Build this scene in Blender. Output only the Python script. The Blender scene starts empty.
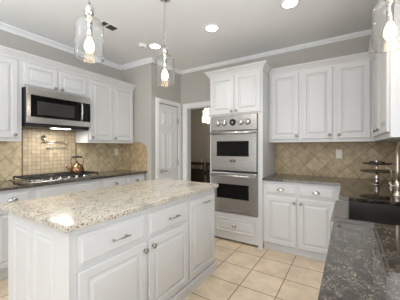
import bpy, bmesh, math, random
from mathutils import Vector, Matrix
random.seed(7)
S = bpy.context.scene
COL = S.collection
PI = math.pi

# ------------------------------------------------------------ camera, world, lights, exposure
cam_d = bpy.data.cameras.new('camera'); cam = bpy.data.objects.new('camera', cam_d); COL.objects.link(cam)
cam.location = (0, 0, 1.30)
cam.rotation_euler = (PI/2, 0, math.radians(32.41))
cam_d.sensor_width = 36.0; cam_d.lens = 36.0 * 234.2 / 400.0
cam_d.shift_y = -2.45 / 400.0
cam_d.clip_start = 0.05
S.camera = cam

# light levels (r, g, b) for each source
LV = dict(world=(0.32, 0.36, 0.41), window=(18, 18.8, 20), bounce=(44, 49, 56), side=(9, 9.9, 11), cam_fill=(8.2, 8.5, 9.0),
          far=(65, 68, 73), down=(13.6, 13.5, 13.2), pend=(1.0, 0.95, 0.9), cook=(3.0, 2.85, 2.65), bulb=7.5)
def lum(c): return max(max(c), 1e-6)
def hue(c): return tuple(v/lum(c) for v in c)
W = bpy.data.worlds.new('world'); S.world = W; W.use_nodes = True
bg = W.node_tree.nodes['Background']; bg.inputs[0].default_value = hue(LV['world'])+(1,); bg.inputs[1].default_value = lum(LV['world'])

def area(name, loc, rot, sx, sy, lv):
    d = bpy.data.lights.new(name, 'AREA'); d.shape = 'RECTANGLE'; d.size = sx; d.size_y = sy
    d.energy = lum(lv); d.color = hue(lv)
    o = bpy.data.objects.new(name, d); COL.objects.link(o); o.location = loc; o.rotation_euler = rot
    return o
area('daylight_window', (0.85, 0.95, 1.45), (PI/2+0.75, 0, PI/2), 1.05, 0.95, LV['window'])
area('ceiling_fill', (-1.3, -0.9, 1.75), (PI, 0, 0), 2.6, 1.6, LV['bounce'])  # added upward lamp behind the camera, brightens the ceiling
area('side_fill', (2.2, -1.0, 1.45), (PI/2, 0, PI/2-0.35), 2.6, 2.0, LV['side'])  # added fill from the open right side, no source modelled there
area('far_fill', (-1.2, -6.4, 1.25), (PI/2+0.12, 0, 0), 4.6, 2.2, LV['far'])  # added large fill far behind the camera, evens out the front light
area('camera_fill', (0.75, -0.75, 1.8), (PI/2+0.1, 0, 0.62), 2.2, 1.7, LV['cam_fill'])  # added soft fill beside the camera, not a lamp of the room

S.view_settings.view_transform = 'Standard'; S.view_settings.look = 'None'
S.view_settings.gamma = 1.0; S.view_settings.use_curve_mapping = False
S.view_settings.exposure = 0.52

# ------------------------------------------------------------ materials
def lin(c):
    r = []
    for v in c[:3]:
        v /= 255.0
        r.append(v/12.92 if v <= 0.04045 else ((v+0.055)/1.055)**2.4)
    return (r[0], r[1], r[2], 1.0)

def mat(name, rgb, rough=0.5, metal=0.0, coat=0.0, emit=None, estr=0.0, noise=0.0, nscale=8.0, bump=0.0):
    m = bpy.data.materials.new(name); m.use_nodes = True
    nt = m.node_tree; b = nt.nodes['Principled BSDF']
    b.inputs['Base Color'].default_value = lin(rgb); b.inputs['Roughness'].default_value = rough
    b.inputs['Metallic'].default_value = metal; b.inputs['Coat Weight'].default_value = coat
    if emit:
        b.inputs['Emission Color'].default_value = lin(emit); b.inputs['Emission Strength'].default_value = estr
    if noise or bump:
        tc = nt.nodes.new('ShaderNodeTexCoord'); n = nt.nodes.new('ShaderNodeTexNoise')
        n.inputs['Scale'].default_value = nscale; n.inputs['Detail'].default_value = 4
        nt.links.new(tc.outputs['Object'], n.inputs['Vector'])
        if noise:
            mx = nt.nodes.new('ShaderNodeMix'); mx.data_type = 'RGBA'
            c = lin(rgb)
            mx.inputs[6].default_value = tuple(min(1, v*(1-noise)) for v in c[:3])+(1,)
            mx.inputs[7].default_value = tuple(min(1, v*(1+noise)) for v in c[:3])+(1,)
            nt.links.new(n.outputs['Fac'], mx.inputs[0]); nt.links.new(mx.outputs[2], b.inputs['Base Color'])
        if bump:
            bp = nt.nodes.new('ShaderNodeBump'); bp.inputs['Strength'].default_value = bump; bp.inputs['Distance'].default_value = 0.003
            nt.links.new(n.outputs['Fac'], bp.inputs['Height']); nt.links.new(bp.outputs['Normal'], b.inputs['Normal'])
    return m

def ramp(nt, stops, interp='LINEAR'):
    r = nt.nodes.new('ShaderNodeValToRGB'); r.color_ramp.interpolation = interp
    e = r.color_ramp.elements
    while len(e) < len(stops): e.new(0.5)
    for k, (p, c) in enumerate(stops):
        e[k].position = p; e[k].color = lin(c)
    return r

def mixn(nt, fac, a, b, mode='MIX'):
    mx = nt.nodes.new('ShaderNodeMix'); mx.data_type = 'RGBA'; mx.blend_type = mode
    for s, v in ((0, fac), (6, a), (7, b)):
        if hasattr(v, 'links') or hasattr(v, 'is_linked'): nt.links.new(v, mx.inputs[s])
        elif s == 0: mx.inputs[0].default_value = v
        else: mx.inputs[s].default_value = v
    return mx.outputs[2]

def coords(nt, axes, rot=0.0, off=(0, 0)):
    """plane coordinates taken from the world-aligned object coordinates"""
    tc = nt.nodes.new('ShaderNodeTexCoord'); sp = nt.nodes.new('ShaderNodeSeparateXYZ'); cb = nt.nodes.new('ShaderNodeCombineXYZ')
    nt.links.new(tc.outputs['Object'], sp.inputs[0])
    nt.links.new(sp.outputs[axes[0]], cb.inputs[0]); nt.links.new(sp.outputs[axes[1]], cb.inputs[1])
    mp = nt.nodes.new('ShaderNodeMapping'); mp.vector_type = 'POINT'
    mp.inputs['Rotation'].default_value = (0, 0, rot); mp.inputs['Location'].default_value = (off[0], off[1], 0)
    nt.links.new(cb.outputs[0], mp.inputs['Vector'])
    return mp.outputs[0], tc.outputs['Object']

def tile_mat(name, axes, size, c1, c2, grout, rough, rot=0.0, off=(0, 0), mortar=0.004, bump=0.3, mott=0.25, mscale=9.0, coat=0.0):
    m = bpy.data.materials.new(name); m.use_nodes = True; nt = m.node_tree; b = nt.nodes['Principled BSDF']
    v, oc = coords(nt, axes, rot, off)
    br = nt.nodes.new('ShaderNodeTexBrick'); br.offset = 0.0; br.squash = 1.0
    br.inputs['Scale'].default_value = 1.0; br.inputs['Brick Width'].default_value = size; br.inputs['Row Height'].default_value = size
    br.inputs['Mortar Size'].default_value = mortar; br.inputs['Mortar Smooth'].default_value = 0.2; br.inputs['Bias'].default_value = 0.0
    br.inputs['Color1'].default_value = lin(c1); br.inputs['Color2'].default_value = lin(c2); br.inputs['Mortar'].default_value = lin(grout)
    nt.links.new(v, br.inputs['Vector'])
    n = nt.nodes.new('ShaderNodeTexNoise'); n.inputs['Scale'].default_value = mscale; n.inputs['Detail'].default_value = 6; n.inputs['Roughness'].default_value = 0.65
    nt.links.new(oc, n.inputs['Vector'])
    k = int(255*(1-mott)); r = ramp(nt, [(0.3, (k, k, k)), (0.7, (255, 255, 255))]); nt.links.new(n.outputs['Fac'], r.inputs[0])
    nt.links.new(mixn(nt, 1.0, br.outputs['Color'], r.outputs[0], 'MULTIPLY'), b.inputs['Base Color'])
    b.inputs['Roughness'].default_value = rough; b.inputs['Coat Weight'].default_value = coat
    bp = nt.nodes.new('ShaderNodeBump'); bp.inputs['Strength'].default_value = bump; bp.inputs['Distance'].default_value = 0.002; bp.invert = True
    nt.links.new(br.outputs['Fac'], bp.inputs['Height']); nt.links.new(bp.outputs['Normal'], b.inputs['Normal'])
    return m

def granite_light():
    m = bpy.data.materials.new('granite_cream'); m.use_nodes = True; nt = m.node_tree; b = nt.nodes['Principled BSDF']
    tc = nt.nodes.new('ShaderNodeTexCoord')
    mp = nt.nodes.new('ShaderNodeMapping'); mp.inputs['Scale'].default_value = (1.0, 0.55, 1.0); mp.inputs['Rotation'].default_value = (0, 0, 0.5)
    nt.links.new(tc.outputs['Object'], mp.inputs['Vector'])
    n1 = nt.nodes.new('ShaderNodeTexNoise'); n1.inputs['Scale'].default_value = 9; n1.inputs['Detail'].default_value = 8; n1.inputs['Roughness'].default_value = 0.7; n1.inputs['Distortion'].default_value = 1.2
    nt.links.new(mp.outputs[0], n1.inputs['Vector'])
    r1 = ramp(nt, [(0.32, (146, 140, 132)), (0.43, (198, 190, 176)), (0.54, (218, 208, 190)), (0.66, (196, 178, 152))]); nt.links.new(n1.outputs['Fac'], r1.inputs[0])
    n2 = nt.nodes.new('ShaderNodeTexNoise'); n2.inputs['Scale'].default_value = 75; n2.inputs['Detail'].default_value = 3
    nt.links.new(tc.outputs['Object'], n2.inputs['Vector'])
    r2 = ramp(nt, [(0.50, (0, 0, 0)), (0.72, (190, 190, 190))]); nt.links.new(n2.outputs['Fac'], r2.inputs[0])
    c = mixn(nt, r2.outputs[0], r1.outputs[0], lin((150, 143, 136)))
    vo = nt.nodes.new('ShaderNodeTexVoronoi'); vo.inputs['Scale'].default_value = 150
    nt.links.new(tc.outputs['Object'], vo.inputs['Vector'])
    sp = nt.nodes.new('ShaderNodeSeparateColor'); nt.links.new(vo.outputs['Color'], sp.inputs[0])
    r3 = ramp(nt, [(0.90, (0, 0, 0)), (0.93, (255, 255, 255))]); nt.links.new(sp.outputs[0], r3.inputs[0])
    c = mixn(nt, r3.outputs[0], c, lin((110, 98, 90)))
    nt.links.new(c, b.inputs['Base Color'])
    b.inputs['Roughness'].default_value = 0.14
    return m

def granite_dark():
    m = bpy.data.materials.new('granite_dark'); m.use_nodes = True; nt = m.node_tree; b = nt.nodes['Principled BSDF']
    tc = nt.nodes.new('ShaderNodeTexCoord')
    vo = nt.nodes.new('ShaderNodeTexVoronoi'); vo.inputs['Scale'].default_value = 280; nt.links.new(tc.outputs['Object'], vo.inputs['Vector'])
    sp = nt.nodes.new('ShaderNodeSeparateColor'); nt.links.new(vo.outputs['Color'], sp.inputs[0])
    r = ramp(nt, [(0.0, (24, 21, 18)), (0.40, (54, 47, 40)), (0.70, (90, 80, 68)), (0.92, (136, 124, 107))]); nt.links.new(sp.outputs[0], r.inputs[0])
    n = nt.nodes.new('ShaderNodeTexNoise'); n.inputs['Scale'].default_value = 28; n.inputs['Detail'].default_value = 5; nt.links.new(tc.outputs['Object'], n.inputs['Vector'])
    r2 = ramp(nt, [(0.38, (140, 140, 140)), (0.62, (255, 255, 255))]); nt.links.new(n.outputs['Fac'], r2.inputs[0])
    nt.links.new(mixn(nt, 1.0, r.outputs[0], r2.outputs[0], 'MULTIPLY'), b.inputs['Base Color'])
    b.inputs['Roughness'].default_value = 0.045; b.inputs['IOR'].default_value = 2.15
    return m

def glass_mat(name, tint=(0.995, 0.996, 0.993), ior=1.45):
    m = bpy.data.materials.new(name); m.use_nodes = True; nt = m.node_tree; nt.nodes.clear()
    out = nt.nodes.new('ShaderNodeOutputMaterial'); mx = nt.nodes.new('ShaderNodeMixShader')
    t = nt.nodes.new('ShaderNodeBsdfTransparent'); t.inputs[0].default_value = tint+(1,)
    g = nt.nodes.new('ShaderNodeBsdfGlossy'); g.inputs['Roughness'].default_value = 0.08
    fr = nt.nodes.new('ShaderNodeLayerWeight'); fr.inputs[0].default_value = 0.5
    pw = nt.nodes.new('ShaderNodeMath'); pw.operation = 'POWER'; pw.inputs[1].default_value = 2.2
    ma = nt.nodes.new('ShaderNodeMath'); ma.operation = 'MULTIPLY_ADD'; ma.inputs[1].default_value = 0.85; ma.inputs[2].default_value = 0.025
    nt.links.new(fr.outputs['Facing'], pw.inputs[0]); nt.links.new(pw.outputs[0], ma.inputs[0])
    nt.links.new(ma.outputs[0], mx.inputs[0]); nt.links.new(t.outputs[0], mx.inputs[1]); nt.links.new(g.outputs[0], mx.inputs[2])
    nt.links.new(mx.outputs[0], out.inputs[0])
    return m

def steel_mat(name, rgb, rough, axis=2, streak=0.10):
    """brushed stainless: fine lines across one axis vary the roughness"""
    m = bpy.data.materials.new(name); m.use_nodes = True; nt = m.node_tree; b = nt.nodes['Principled BSDF']
    b.inputs['Metallic'].default_value = 1.0; b.inputs['Base Color'].default_value = lin(rgb)
    tc = nt.nodes.new('ShaderNodeTexCoord'); mp = nt.nodes.new('ShaderNodeMapping')
    sc = [3.0, 3.0, 3.0]; sc[axis] = 260.0; mp.inputs['Scale'].default_value = sc
    n = nt.nodes.new('ShaderNodeTexNoise'); n.inputs['Scale'].default_value = 1.0; n.inputs['Detail'].default_value = 2
    nt.links.new(tc.outputs['Object'], mp.inputs['Vector']); nt.links.new(mp.outputs[0], n.inputs['Vector'])
    mr = nt.nodes.new('ShaderNodeMapRange'); mr.inputs[3].default_value = rough-streak; mr.inputs[4].default_value = rough+streak
    nt.links.new(n.outputs['Fac'], mr.inputs[0]); nt.links.new(mr.outputs[0], b.inputs['Roughness'])
    b.inputs['Anisotropic'].default_value = 0.0
    return m

M = {}
M['cab'] = mat('cabinet_white_paint', (219, 218, 216), 0.38, noise=0.01, nscale=3)
M['trim'] = mat('trim_white_paint', (242, 241, 239), 0.45, noise=0.01, nscale=3)
M['wall'] = mat('wall_greige_paint', (193, 188, 179), 0.85, noise=0.02, nscale=40, bump=0.08)
M['ceil'] = mat('ceiling_paint', (245, 245, 243), 0.9, noise=0.015, nscale=60, bump=0.1)
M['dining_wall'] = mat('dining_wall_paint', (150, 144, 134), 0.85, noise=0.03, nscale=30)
M['floor'] = tile_mat('floor_tile', (0, 1), 0.335, (246, 226, 197), (240, 217, 186), (140, 120, 98), 0.32, off=(0.535+0.335*20, -2.40+0.335*20), mortar=0.005, bump=0.4, mott=0.14, mscale=5)
A45 = PI/4
def diag_off(x, z):   # a tile corner at (x, z) after the 45 degree turn
    c, s = math.cos(A45), math.sin(A45)
    return (-(c*x - s*z) + 0.18*40, -(s*x + c*z) + 0.18*40)
TAN = ((222, 198, 158), (202, 176, 136), (162, 138, 104))
M['bs_back'] = tile_mat('backsplash_travertine', (0, 2), 0.18, *TAN, 0.45, rot=A45, off=diag_off(-0.141, 0.926), mortar=0.0035, mott=0.24, mscale=14)
M['bs_left'] = tile_mat('backsplash_travertine_left', (1, 2), 0.18, (226, 209, 174), (212, 193, 156), (172, 152, 118), 0.45, rot=A45, off=diag_off(1.10, 0.93), mortar=0.0035, mott=0.24, mscale=14)
M['mosaic'] = tile_mat('backsplash_mosaic', (1, 2), 0.0508, (206, 190, 162), (190, 172, 142), (150, 130, 104), 0.45, off=(0.0508*40, 0.0508*40), mortar=0.0025, mott=0.15, mscale=18)
M['pencil'] = mat('pencil_tile_trim', (120, 98, 72), 0.4, noise=0.15, nscale=30)
M['gl'] = granite_light(); M['gd'] = granite_dark()
M['steel'] = steel_mat('brushed_steel', (180, 178, 175), 0.27, 2, 0.015); M['steel_mw'] = steel_mat('microwave_steel', (205, 204, 202), 0.22, 2, 0.03)
M['basin'] = steel_mat('basin_steel', (128, 124, 120), 0.3, 1, 0.04)
M['steel_h'] = mat('polished_steel', (205, 204, 202), 0.18, 1.0, noise=0.02)
M['sink'] = steel_mat('sink_steel', (178, 174, 170), 0.36, 1, 0.05)
M['nickel'] = mat('satin_nickel', (172, 169, 164), 0.28, 1.0, noise=0.03)
M['brass'] = mat('warm_nickel', (226, 216, 202), 0.3, 1.0, noise=0.03)
M['copper'] = mat('polished_copper', (150, 116, 88), 0.25, 1.0, noise=0.05)
M['blackglass'] = mat('black_glass', (12, 12, 13), 0.06, noise=0.02)
M['blackglass'].node_tree.nodes['Principled BSDF'].inputs['Specular IOR Level'].default_value = 0.22
M['mesh_glass'] = mat('dark_mesh_window', (52, 50, 49), 0.25, noise=0.05, nscale=200)
M['black'] = mat('black_plastic', (24, 24, 25), 0.4, noise=0.05)
M['iron'] = mat('cast_iron', (22, 21, 21), 0.55, noise=0.1, nscale=60)
M['dark'] = mat('mid_grey_paint', (120, 118, 114), 0.6, noise=0.03)
M['plate'] = mat('outlet_ivory', (242, 236, 224), 0.4, noise=0.01)
M['glass'] = glass_mat('clear_glass')
M['smoke'] = mat('smoky_plate', (72, 62, 58), 0.12, noise=0.1)
M['bulb'] = mat('lit_bulb', (255, 236, 205), 0.3, emit=(255, 222, 176), estr=LV['bulb'], noise=0.01)
M['lens'] = mat('lit_lens', (255, 252, 246), 0.3, emit=(255, 250, 240), estr=9.0, noise=0.01)
M['crystal'] = mat('lit_crystal', (255, 250, 240), 0.05, emit=(255, 246, 230), estr=1.1, noise=0.05, nscale=20)  # emission put into the crystals imitates the bulbs' sparkle; they are no lamps
M['wood'] = mat('dark_wood', (40, 28, 22), 0.35, noise=0.3, nscale=12)
M['vent'] = mat('vent_brown', (84, 74, 66), 0.6, noise=0.1)
M['silver'] = mat('silver', (236, 234, 230), 0.28, 1.0, noise=0.03)
M['linen'] = mat('linen', (205, 200, 190), 0.9, noise=0.05, nscale=80)

# ------------------------------------------------------------ mesh helpers
def B(): return bmesh.new()

def box(bm, x0, x1, y0, y1, z0, z1, bev=0.0, seg=1):
    vs = [bm.verts.new(c) for c in ((x0,y0,z0),(x1,y0,z0),(x1,y1,z0),(x0,y1,z0),(x0,y0,z1),(x1,y0,z1),(x1,y1,z1),(x0,y1,z1))]
    fs = [bm.faces.new([vs[i] for i in q]) for q in ((0,3,2,1),(4,5,6,7),(0,1,5,4),(1,2,6,5),(2,3,7,6),(3,0,4,7))]
    if bev > 0:
        es = list({e for f in fs for e in f.edges})
        bmesh.ops.bevel(bm, geom=es, offset=bev, segments=seg, affect='EDGES', profile=0.5)
    return bm

FACES = {'px': (Vector((0,1,0)), Vector((1,0,0))), 'ny': (Vector((1,0,0)), Vector((0,-1,0))), 'nx': (Vector((0,-1,0)), Vector((-1,0,0)))}
def P(face, plane, a, z, n=0.0):
    """a point on a cabinet face: a runs along the face, n stands out from it"""
    if face == 'px': return Vector((plane+n, a, z))
    if face == 'ny': return Vector((a, plane-n, z))
    return Vector((plane-n, a, z))

def rings(bm, face, plane, a0, a1, z0, z1, rr, back=True):
    if face == 'nx': flip = True
    else: flip = False
    prev = None
    for ins, dep in rr:
        c = [(a0+ins, z0+ins), (a1-ins, z0+ins), (a1-ins, z1-ins), (a0+ins, z1-ins)]
        if flip: c = [c[1], c[0], c[3], c[2]]
        cur = [bm.verts.new(P(face, plane, a, z, dep)) for a, z in c]
        if prev:
            for i in range(4): bm.faces.new((prev[i], prev[(i+1) % 4], cur[(i+1) % 4], cur[i]))
        elif back: bm.faces.new(cur[::-1])
        prev = cur
    bm.faces.new(prev)
    return bm

def frame_axes(axis):
    n = Vector(axis).normalized()
    t = Vector((0,0,1)) if abs(n.z) < 0.9 else Vector((1,0,0))
    u = t.cross(n).normalized(); v = n.cross(u)
    return u, v, n

def lathe(bm, org, axis, prof, seg=20, cap=True):
    u, v, n = frame_axes(axis); org = Vector(org); rows = []
    for r, h in prof:
        rows.append([bm.verts.new(org + n*h + (u*math.cos(2*PI*k/seg) + v*math.sin(2*PI*k/seg))*max(r, 1e-4)) for k in range(seg)])
    for a, b in zip(rows, rows[1:]):
        for k in range(seg):
            f = bm.faces.new((a[k], a[(k+1) % seg], b[(k+1) % seg], b[k])); f.smooth = True
    if cap:
        bm.faces.new(rows[0][::-1]); bm.faces.new(rows[-1])
    return bm

def tube(bm, pts, r, seg=10, cap=True):
    pts = [Vector(p) for p in pts]; rows = []; up = None
    for i, p in enumerate(pts):
        d = (pts[min(i+1, len(pts)-1)] - pts[max(i-1, 0)]).normalized()
        if up is None:
            up = d.orthogonal().normalized()
        up = (up - d*up.dot(d)).normalized(); w = d.cross(up)
        rad = r[i] if isinstance(r, (list, tuple)) else r
        rows.append([bm.verts.new(p + (up*math.cos(2*PI*k/seg) + w*math.sin(2*PI*k/seg))*rad) for k in range(seg)])
    for a, b in zip(rows, rows[1:]):
        for k in range(seg):
            f = bm.faces.new((a[k], a[(k+1) % seg], b[(k+1) % seg], b[k])); f.smooth = True
    if cap:
        bm.faces.new(rows[0][::-1]); bm.faces.new(rows[-1])
    return bm

def torus(bm, org, axis, R, r, sx=1.0, seg=14, rs=6):
    u, v, n = frame_axes(axis); org = Vector(org); rows = []
    for i in range(seg):
        a = 2*PI*i/seg; rad = u*math.cos(a)*sx + v*math.sin(a); c = org + rad*R; rd = (u*math.cos(a) + v*math.sin(a))
        rows.append([bm.verts.new(c + rd*r*math.cos(2*PI*k/rs) + n*r*math.sin(2*PI*k/rs)) for k in range(rs)])
    for i in range(seg):
        a, b = rows[i], rows[(i+1) % seg]
        for k in range(rs):
            f = bm.faces.new((a[k], b[k], b[(k+1) % rs], a[(k+1) % rs])); f.smooth = True
    return bm

def ball(bm, c, r, sz=1.0, seg=12):
    prof = [(r*math.sin(PI*i/8), -r*sz*math.cos(PI*i/8)) for i in range(9)]
    return lathe(bm, c, (0,0,1), prof, seg, cap=False)

def extr(bm, prof, axis, a0, a1):
    """a closed profile [(p, z)] pushed along x ('x': p is y) or along y ('y': p is x)"""
    def q(p, z, a): return (a, p, z) if axis == 'x' else (p, a, z)
    A = [bm.verts.new(q(p, z, a0)) for p, z in prof]; C = [bm.verts.new(q(p, z, a1)) for p, z in prof]
    n = len(prof)
    for i in range(n): bm.faces.new((A[i], A[(i+1) % n], C[(i+1) % n], C[i]))
    bm.faces.new(A[::-1]); bm.faces.new(C)
    return bm

# ------------------------------------------------------------ object helpers
def link(name, bm, m, parent=None, smooth=False, label=None):
    if parent is not None:
        root = parent
        while root.parent: root = root.parent
        bmesh.ops.translate(bm, verts=bm.verts, vec=-root.location)
    bmesh.ops.recalc_face_normals(bm, faces=bm.faces)
    me = bpy.data.meshes.new(name); bm.to_mesh(me); bm.free()
    me.materials.append(m)
    if smooth:
        for p in me.polygons: p.use_smooth = True
    o = bpy.data.objects.new(name, me); COL.objects.link(o)
    if parent is not None: o.parent = parent
    if label: o['label'] = label
    return o

def tag(o, label, cat, group=None, kind=None):
    if label: o['label'] = label
    if cat: o['category'] = cat
    if group: o['group'] = group
    if kind: o['kind'] = kind
    return o

def thing(name, label, cat, loc, group=None):
    o = bpy.data.objects.new(name, None); COL.objects.link(o); o.location = loc; o.empty_display_size = 0.1
    return tag(o, label, cat, group)

def struct(name, bm, m, parent=None):
    o = link(name, bm, m, parent)
    if parent is None: o['kind'] = 'structure'
    return o

def copy_tree(o, parent=None):
    c = o.copy(); COL.objects.link(c)
    if parent is not None: c.parent = parent
    for ch in list(o.children): copy_tree(ch, c)
    return c

# ------------------------------------------------------------ the room
XL, YB, XR, H = -3.42, 3.56, 0.57, 2.74
YR = -7.0
struct('floor', box(B(), -6.2, 3.2, YR-0.2, 7.2, -0.1, 0.0), M['floor'])
struct('ceiling', box(B(), XL-0.1, 2.6, YR, YB+0.12, H, H+0.1), M['ceil'])
struct('wall_left', box(B(), XL-0.1, XL, YR, 2.78, 0, H), M['wall'])
struct('wall_return', box(B(), XL-0.1, -2.70, 2.78, 2.88, 0, H), M['wall'])
b = B(); box(b, -2.80, -2.70, 2.88, 2.955, 0, H); box(b, -2.80, -2.70, 3.495, YB, 0, H); box(b, -2.80, -2.70, 2.955, 3.495, 2.06, H)
struct('wall_pantry', b, M['wall'])
OX0, OX1, OZ = -2.555, -1.79, 2.035
b = B(); box(b, -2.80, OX0, YB, YB+0.12, 0, H); box(b, OX0, OX1, YB, YB+0.12, OZ, H); box(b, OX1, XR+0.12, YB, YB+0.12, 0, H)
struct('wall_back', b, M['wall'])
WY0, WY1, WZ0, WZ1 = 0.45, 1.45, 1.08, 2.15
b = B(); box(b, XR, XR+0.12, 0.15, WY0, 0, H); box(b, XR, XR+0.12, WY1, YB, 0, H); box(b, XR, XR+0.12, WY0, WY1, 0, WZ0); box(b, XR, XR+0.12, WY0, WY1, WZ1, H)
struct('wall_right', b, M['wall'])
# dining room behind the opening
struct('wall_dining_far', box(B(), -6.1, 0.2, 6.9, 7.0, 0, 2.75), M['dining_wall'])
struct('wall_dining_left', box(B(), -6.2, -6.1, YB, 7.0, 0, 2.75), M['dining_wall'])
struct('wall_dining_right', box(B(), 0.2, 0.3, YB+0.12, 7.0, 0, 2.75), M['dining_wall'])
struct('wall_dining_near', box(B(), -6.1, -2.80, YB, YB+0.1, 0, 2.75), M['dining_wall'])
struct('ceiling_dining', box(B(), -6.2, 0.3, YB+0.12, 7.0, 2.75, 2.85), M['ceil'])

# cornice at the ceiling
c0, c1 = 0.055, 0.065
def cornice(n, axis, wall, sgn, a0, a1, c0=c0, c1=c1):
    prof = [(wall, H-c1), (wall+sgn*0.008, H-c1), (wall+sgn*0.014, H-c1*0.72), (wall+sgn*0.034, H-c1*0.38), (wall+sgn*(c0-0.006), H-0.018), (wall+sgn*c0, H-0.008), (wall+sgn*c0, H), (wall, H)]
    struct(n, extr(B(), prof, axis, a0, a1), M['ceil'])
cornice('trim_1', 'y', XL, 1, YR, 2.78)
cornice('trim_2', 'x', 2.78, -1, XL+c0, -2.70+c0)
cornice('trim_3', 'y', -2.70, 1, 2.78, YB, 0.04, 0.052)
cornice('trim_4', 'x', YB, -1, -2.70+0.04, XR, 0.04, 0.052)
cornice('trim_5', 'y', XR, -1, 0.15, YB-c0)

# pantry door with its casing
def casing(bm, face, plane, a0, a1, zt, w=0.075, t=0.018):
    for s0, s1, z0, z1 in ((a0-w, a0, 0, zt+w), (a1, a1+w, 0, zt+w), (a0, a1, zt, zt+w)):
        rings(bm, face, plane, s0, s1, z0, z1, [(0, 0), (0, t*0.6), (0.008, t), (0.02, t), (0.026, t*0.75), (0.032, t)])
    return bm
struct('trim_6', casing(B(), 'px', -2.70, 2.955, 3.485, 2.06), M['trim'])
d = bpy.data.objects.new('door_1', None); COL.objects.link(d); d.location = (-2.70, 3.22, 0)
d['kind'] = 'structure'
b = B()
DY0, DY1, DZ = 2.962, 3.478, 2.052
rings(b, 'px', -2.745, DY0, DY1, 0.01, DZ, [(0, 0), (0, 0.037), (0.003, 0.040)])
cols = ((DY0+0.075, DY0+0.24), (DY1-0.24, DY1-0.075))
for ya, yb in cols:
    for za, zb in ((0.20, 0.78), (0.92, 1.56), (1.68, 1.94)):
        rings(b, 'px', -2.7052, ya, yb, za, zb, [(0, 0.0004), (0.004, 0.007), (0.012, 0.007), (0.018, 0.0006), (0.030, 0.0006), (0.046, 0.009)], back=False)
link('door_leaf', b, M['trim'], d)
b = B(); lathe(b, (-2.703, 3.025, 0.895), (1, 0, 0), [(0.03, 0), (0.03, 0.006), (0.012, 0.010), (0.011, 0.045), (0.013, 0.05)])
tube(b, [(-2.655, 3.025, 0.895), (-2.652, 3.07, 0.897), (-2.654, 3.14, 0.893)], [0.011, 0.009, 0.007])
link('lever_handle', b, M['nickel'], d)
for z in (1.79, 1.03, 0.28):
    b = B(); box(b, -2.7045, -2.694, 3.466, 3.482, z-0.045, z+0.045, 0.002); lathe(b, (-2.692, 3.482, z-0.05), (0, 0, 1), [(0.006, 0), (0.006, 0.10)], 8)
    link('hinge', b, M['nickel'], d)
# cased opening to the dining room
b = casing(B(), 'ny', YB, OX0, OX1, OZ, w=0.085)
for s0, s1 in ((OX0, OX0+0.012), (OX1-0.012, OX1)): box(b, s0, s1, YB, YB+0.12, 0, OZ)
box(b, OX0+0.012, OX1-0.012, YB, YB+0.12, OZ-0.012, OZ)
struct('trim_7', b, M['trim'])
b = B(); box(b, -2.699, -2.685, 2.80, 2.879, 0, 0.10); struct('baseboard_pantry', b, M['trim'])
# window over the sink (beside the camera)
b = B()
for y0, y1, z0, z1 in ((WY0, WY0+0.05, WZ0, WZ1), (WY1-0.05, WY1, WZ0, WZ1), (WY0+0.05, WY1-0.05, WZ0, WZ0+0.05), (WY0+0.05, WY1-0.05, WZ1-0.05, WZ1), (WY0+0.05, WY1-0.05, 1.595, 1.635)):
    box(b, XR+0.03, XR+0.08, y0, y1, z0, z1, 0.004)
w1 = struct('window_1', b, M['trim'])
struct('trim_8', rings(rings(rings(rings(B(), 'nx', XR, WY0-0.07, WY0, WZ0, WZ1, [(0, 0), (0, 0.012), (0.006, 0.018)]), 'nx', XR, WY1, WY1+0.07, WZ0, WZ1, [(0, 0), (0, 0.012), (0.006, 0.018)]), 'nx', XR, WY0-0.07, WY1+0.07, WZ1, WZ1+0.07, [(0, 0), (0, 0.012), (0.006, 0.018)]), 'nx', XR, WY0-0.09, WY1+0.09, WZ0-0.03, WZ0, [(0, 0), (0, 0.03), (0.004, 0.035)]), M['trim'])

# backsplash tile
CT = 0.914
BSZ = 1.37
b = B(); box(b, XL, XL+0.008, 0.35, 1.262, CT, BSZ); box(b, XL, XL+0.008, 1.952, 2.78, CT, BSZ)
struct('backsplash_left', b, M['bs_left'])
MY0, MY1, MZT = 1.276, 1.938, 1.60
struct('backsplash_mosaic', box(B(), XL, XL+0.009, MY0, MY1, CT, MZT), M['mosaic'])
b = B(); box(b, XL, XL+0.016, MY0-0.014, MY0, CT, MZT, 0.004); box(b, XL, XL+0.016, MY1, MY1+0.014, CT, MZT, 0.004)
struct('trim_9', b, M['pencil'])
# the tile wing on the return wall, its corner cut
b = B(); prof = [(XL+0.008, CT), (-2.79, CT), (-2.79, 1.24)] + [(-2.985+0.195*math.cos(a), 1.24+0.15*math.sin(a)) for a in [PI/2*k/8 for k in range(1, 8)]] + [(-2.985, 1.395), (-3.09, 1.395), (XL+0.008, 1.395)]
A = [b.verts.new((x, 2.78, z)) for x, z in prof]; C = [b.verts.new((x, 2.770, z)) for x, z in prof]
for i in range(len(prof)): b.faces.new((A[i], A[(i+1) % len(prof)], C[(i+1) % len(prof)], C[i]))
b.faces.new(A); b.faces.new(C[::-1])
struct('backsplash_return', b, M['bs_back'])
struct('backsplash_back', box(B(), -0.925, XR, YB-0.008, YB, CT, BSZ), M['bs_back'])
struct('backsplash_right', box(B(), XR-0.008, XR, 2.0, YB-0.008, CT, BSZ), M['bs_left'])

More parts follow.
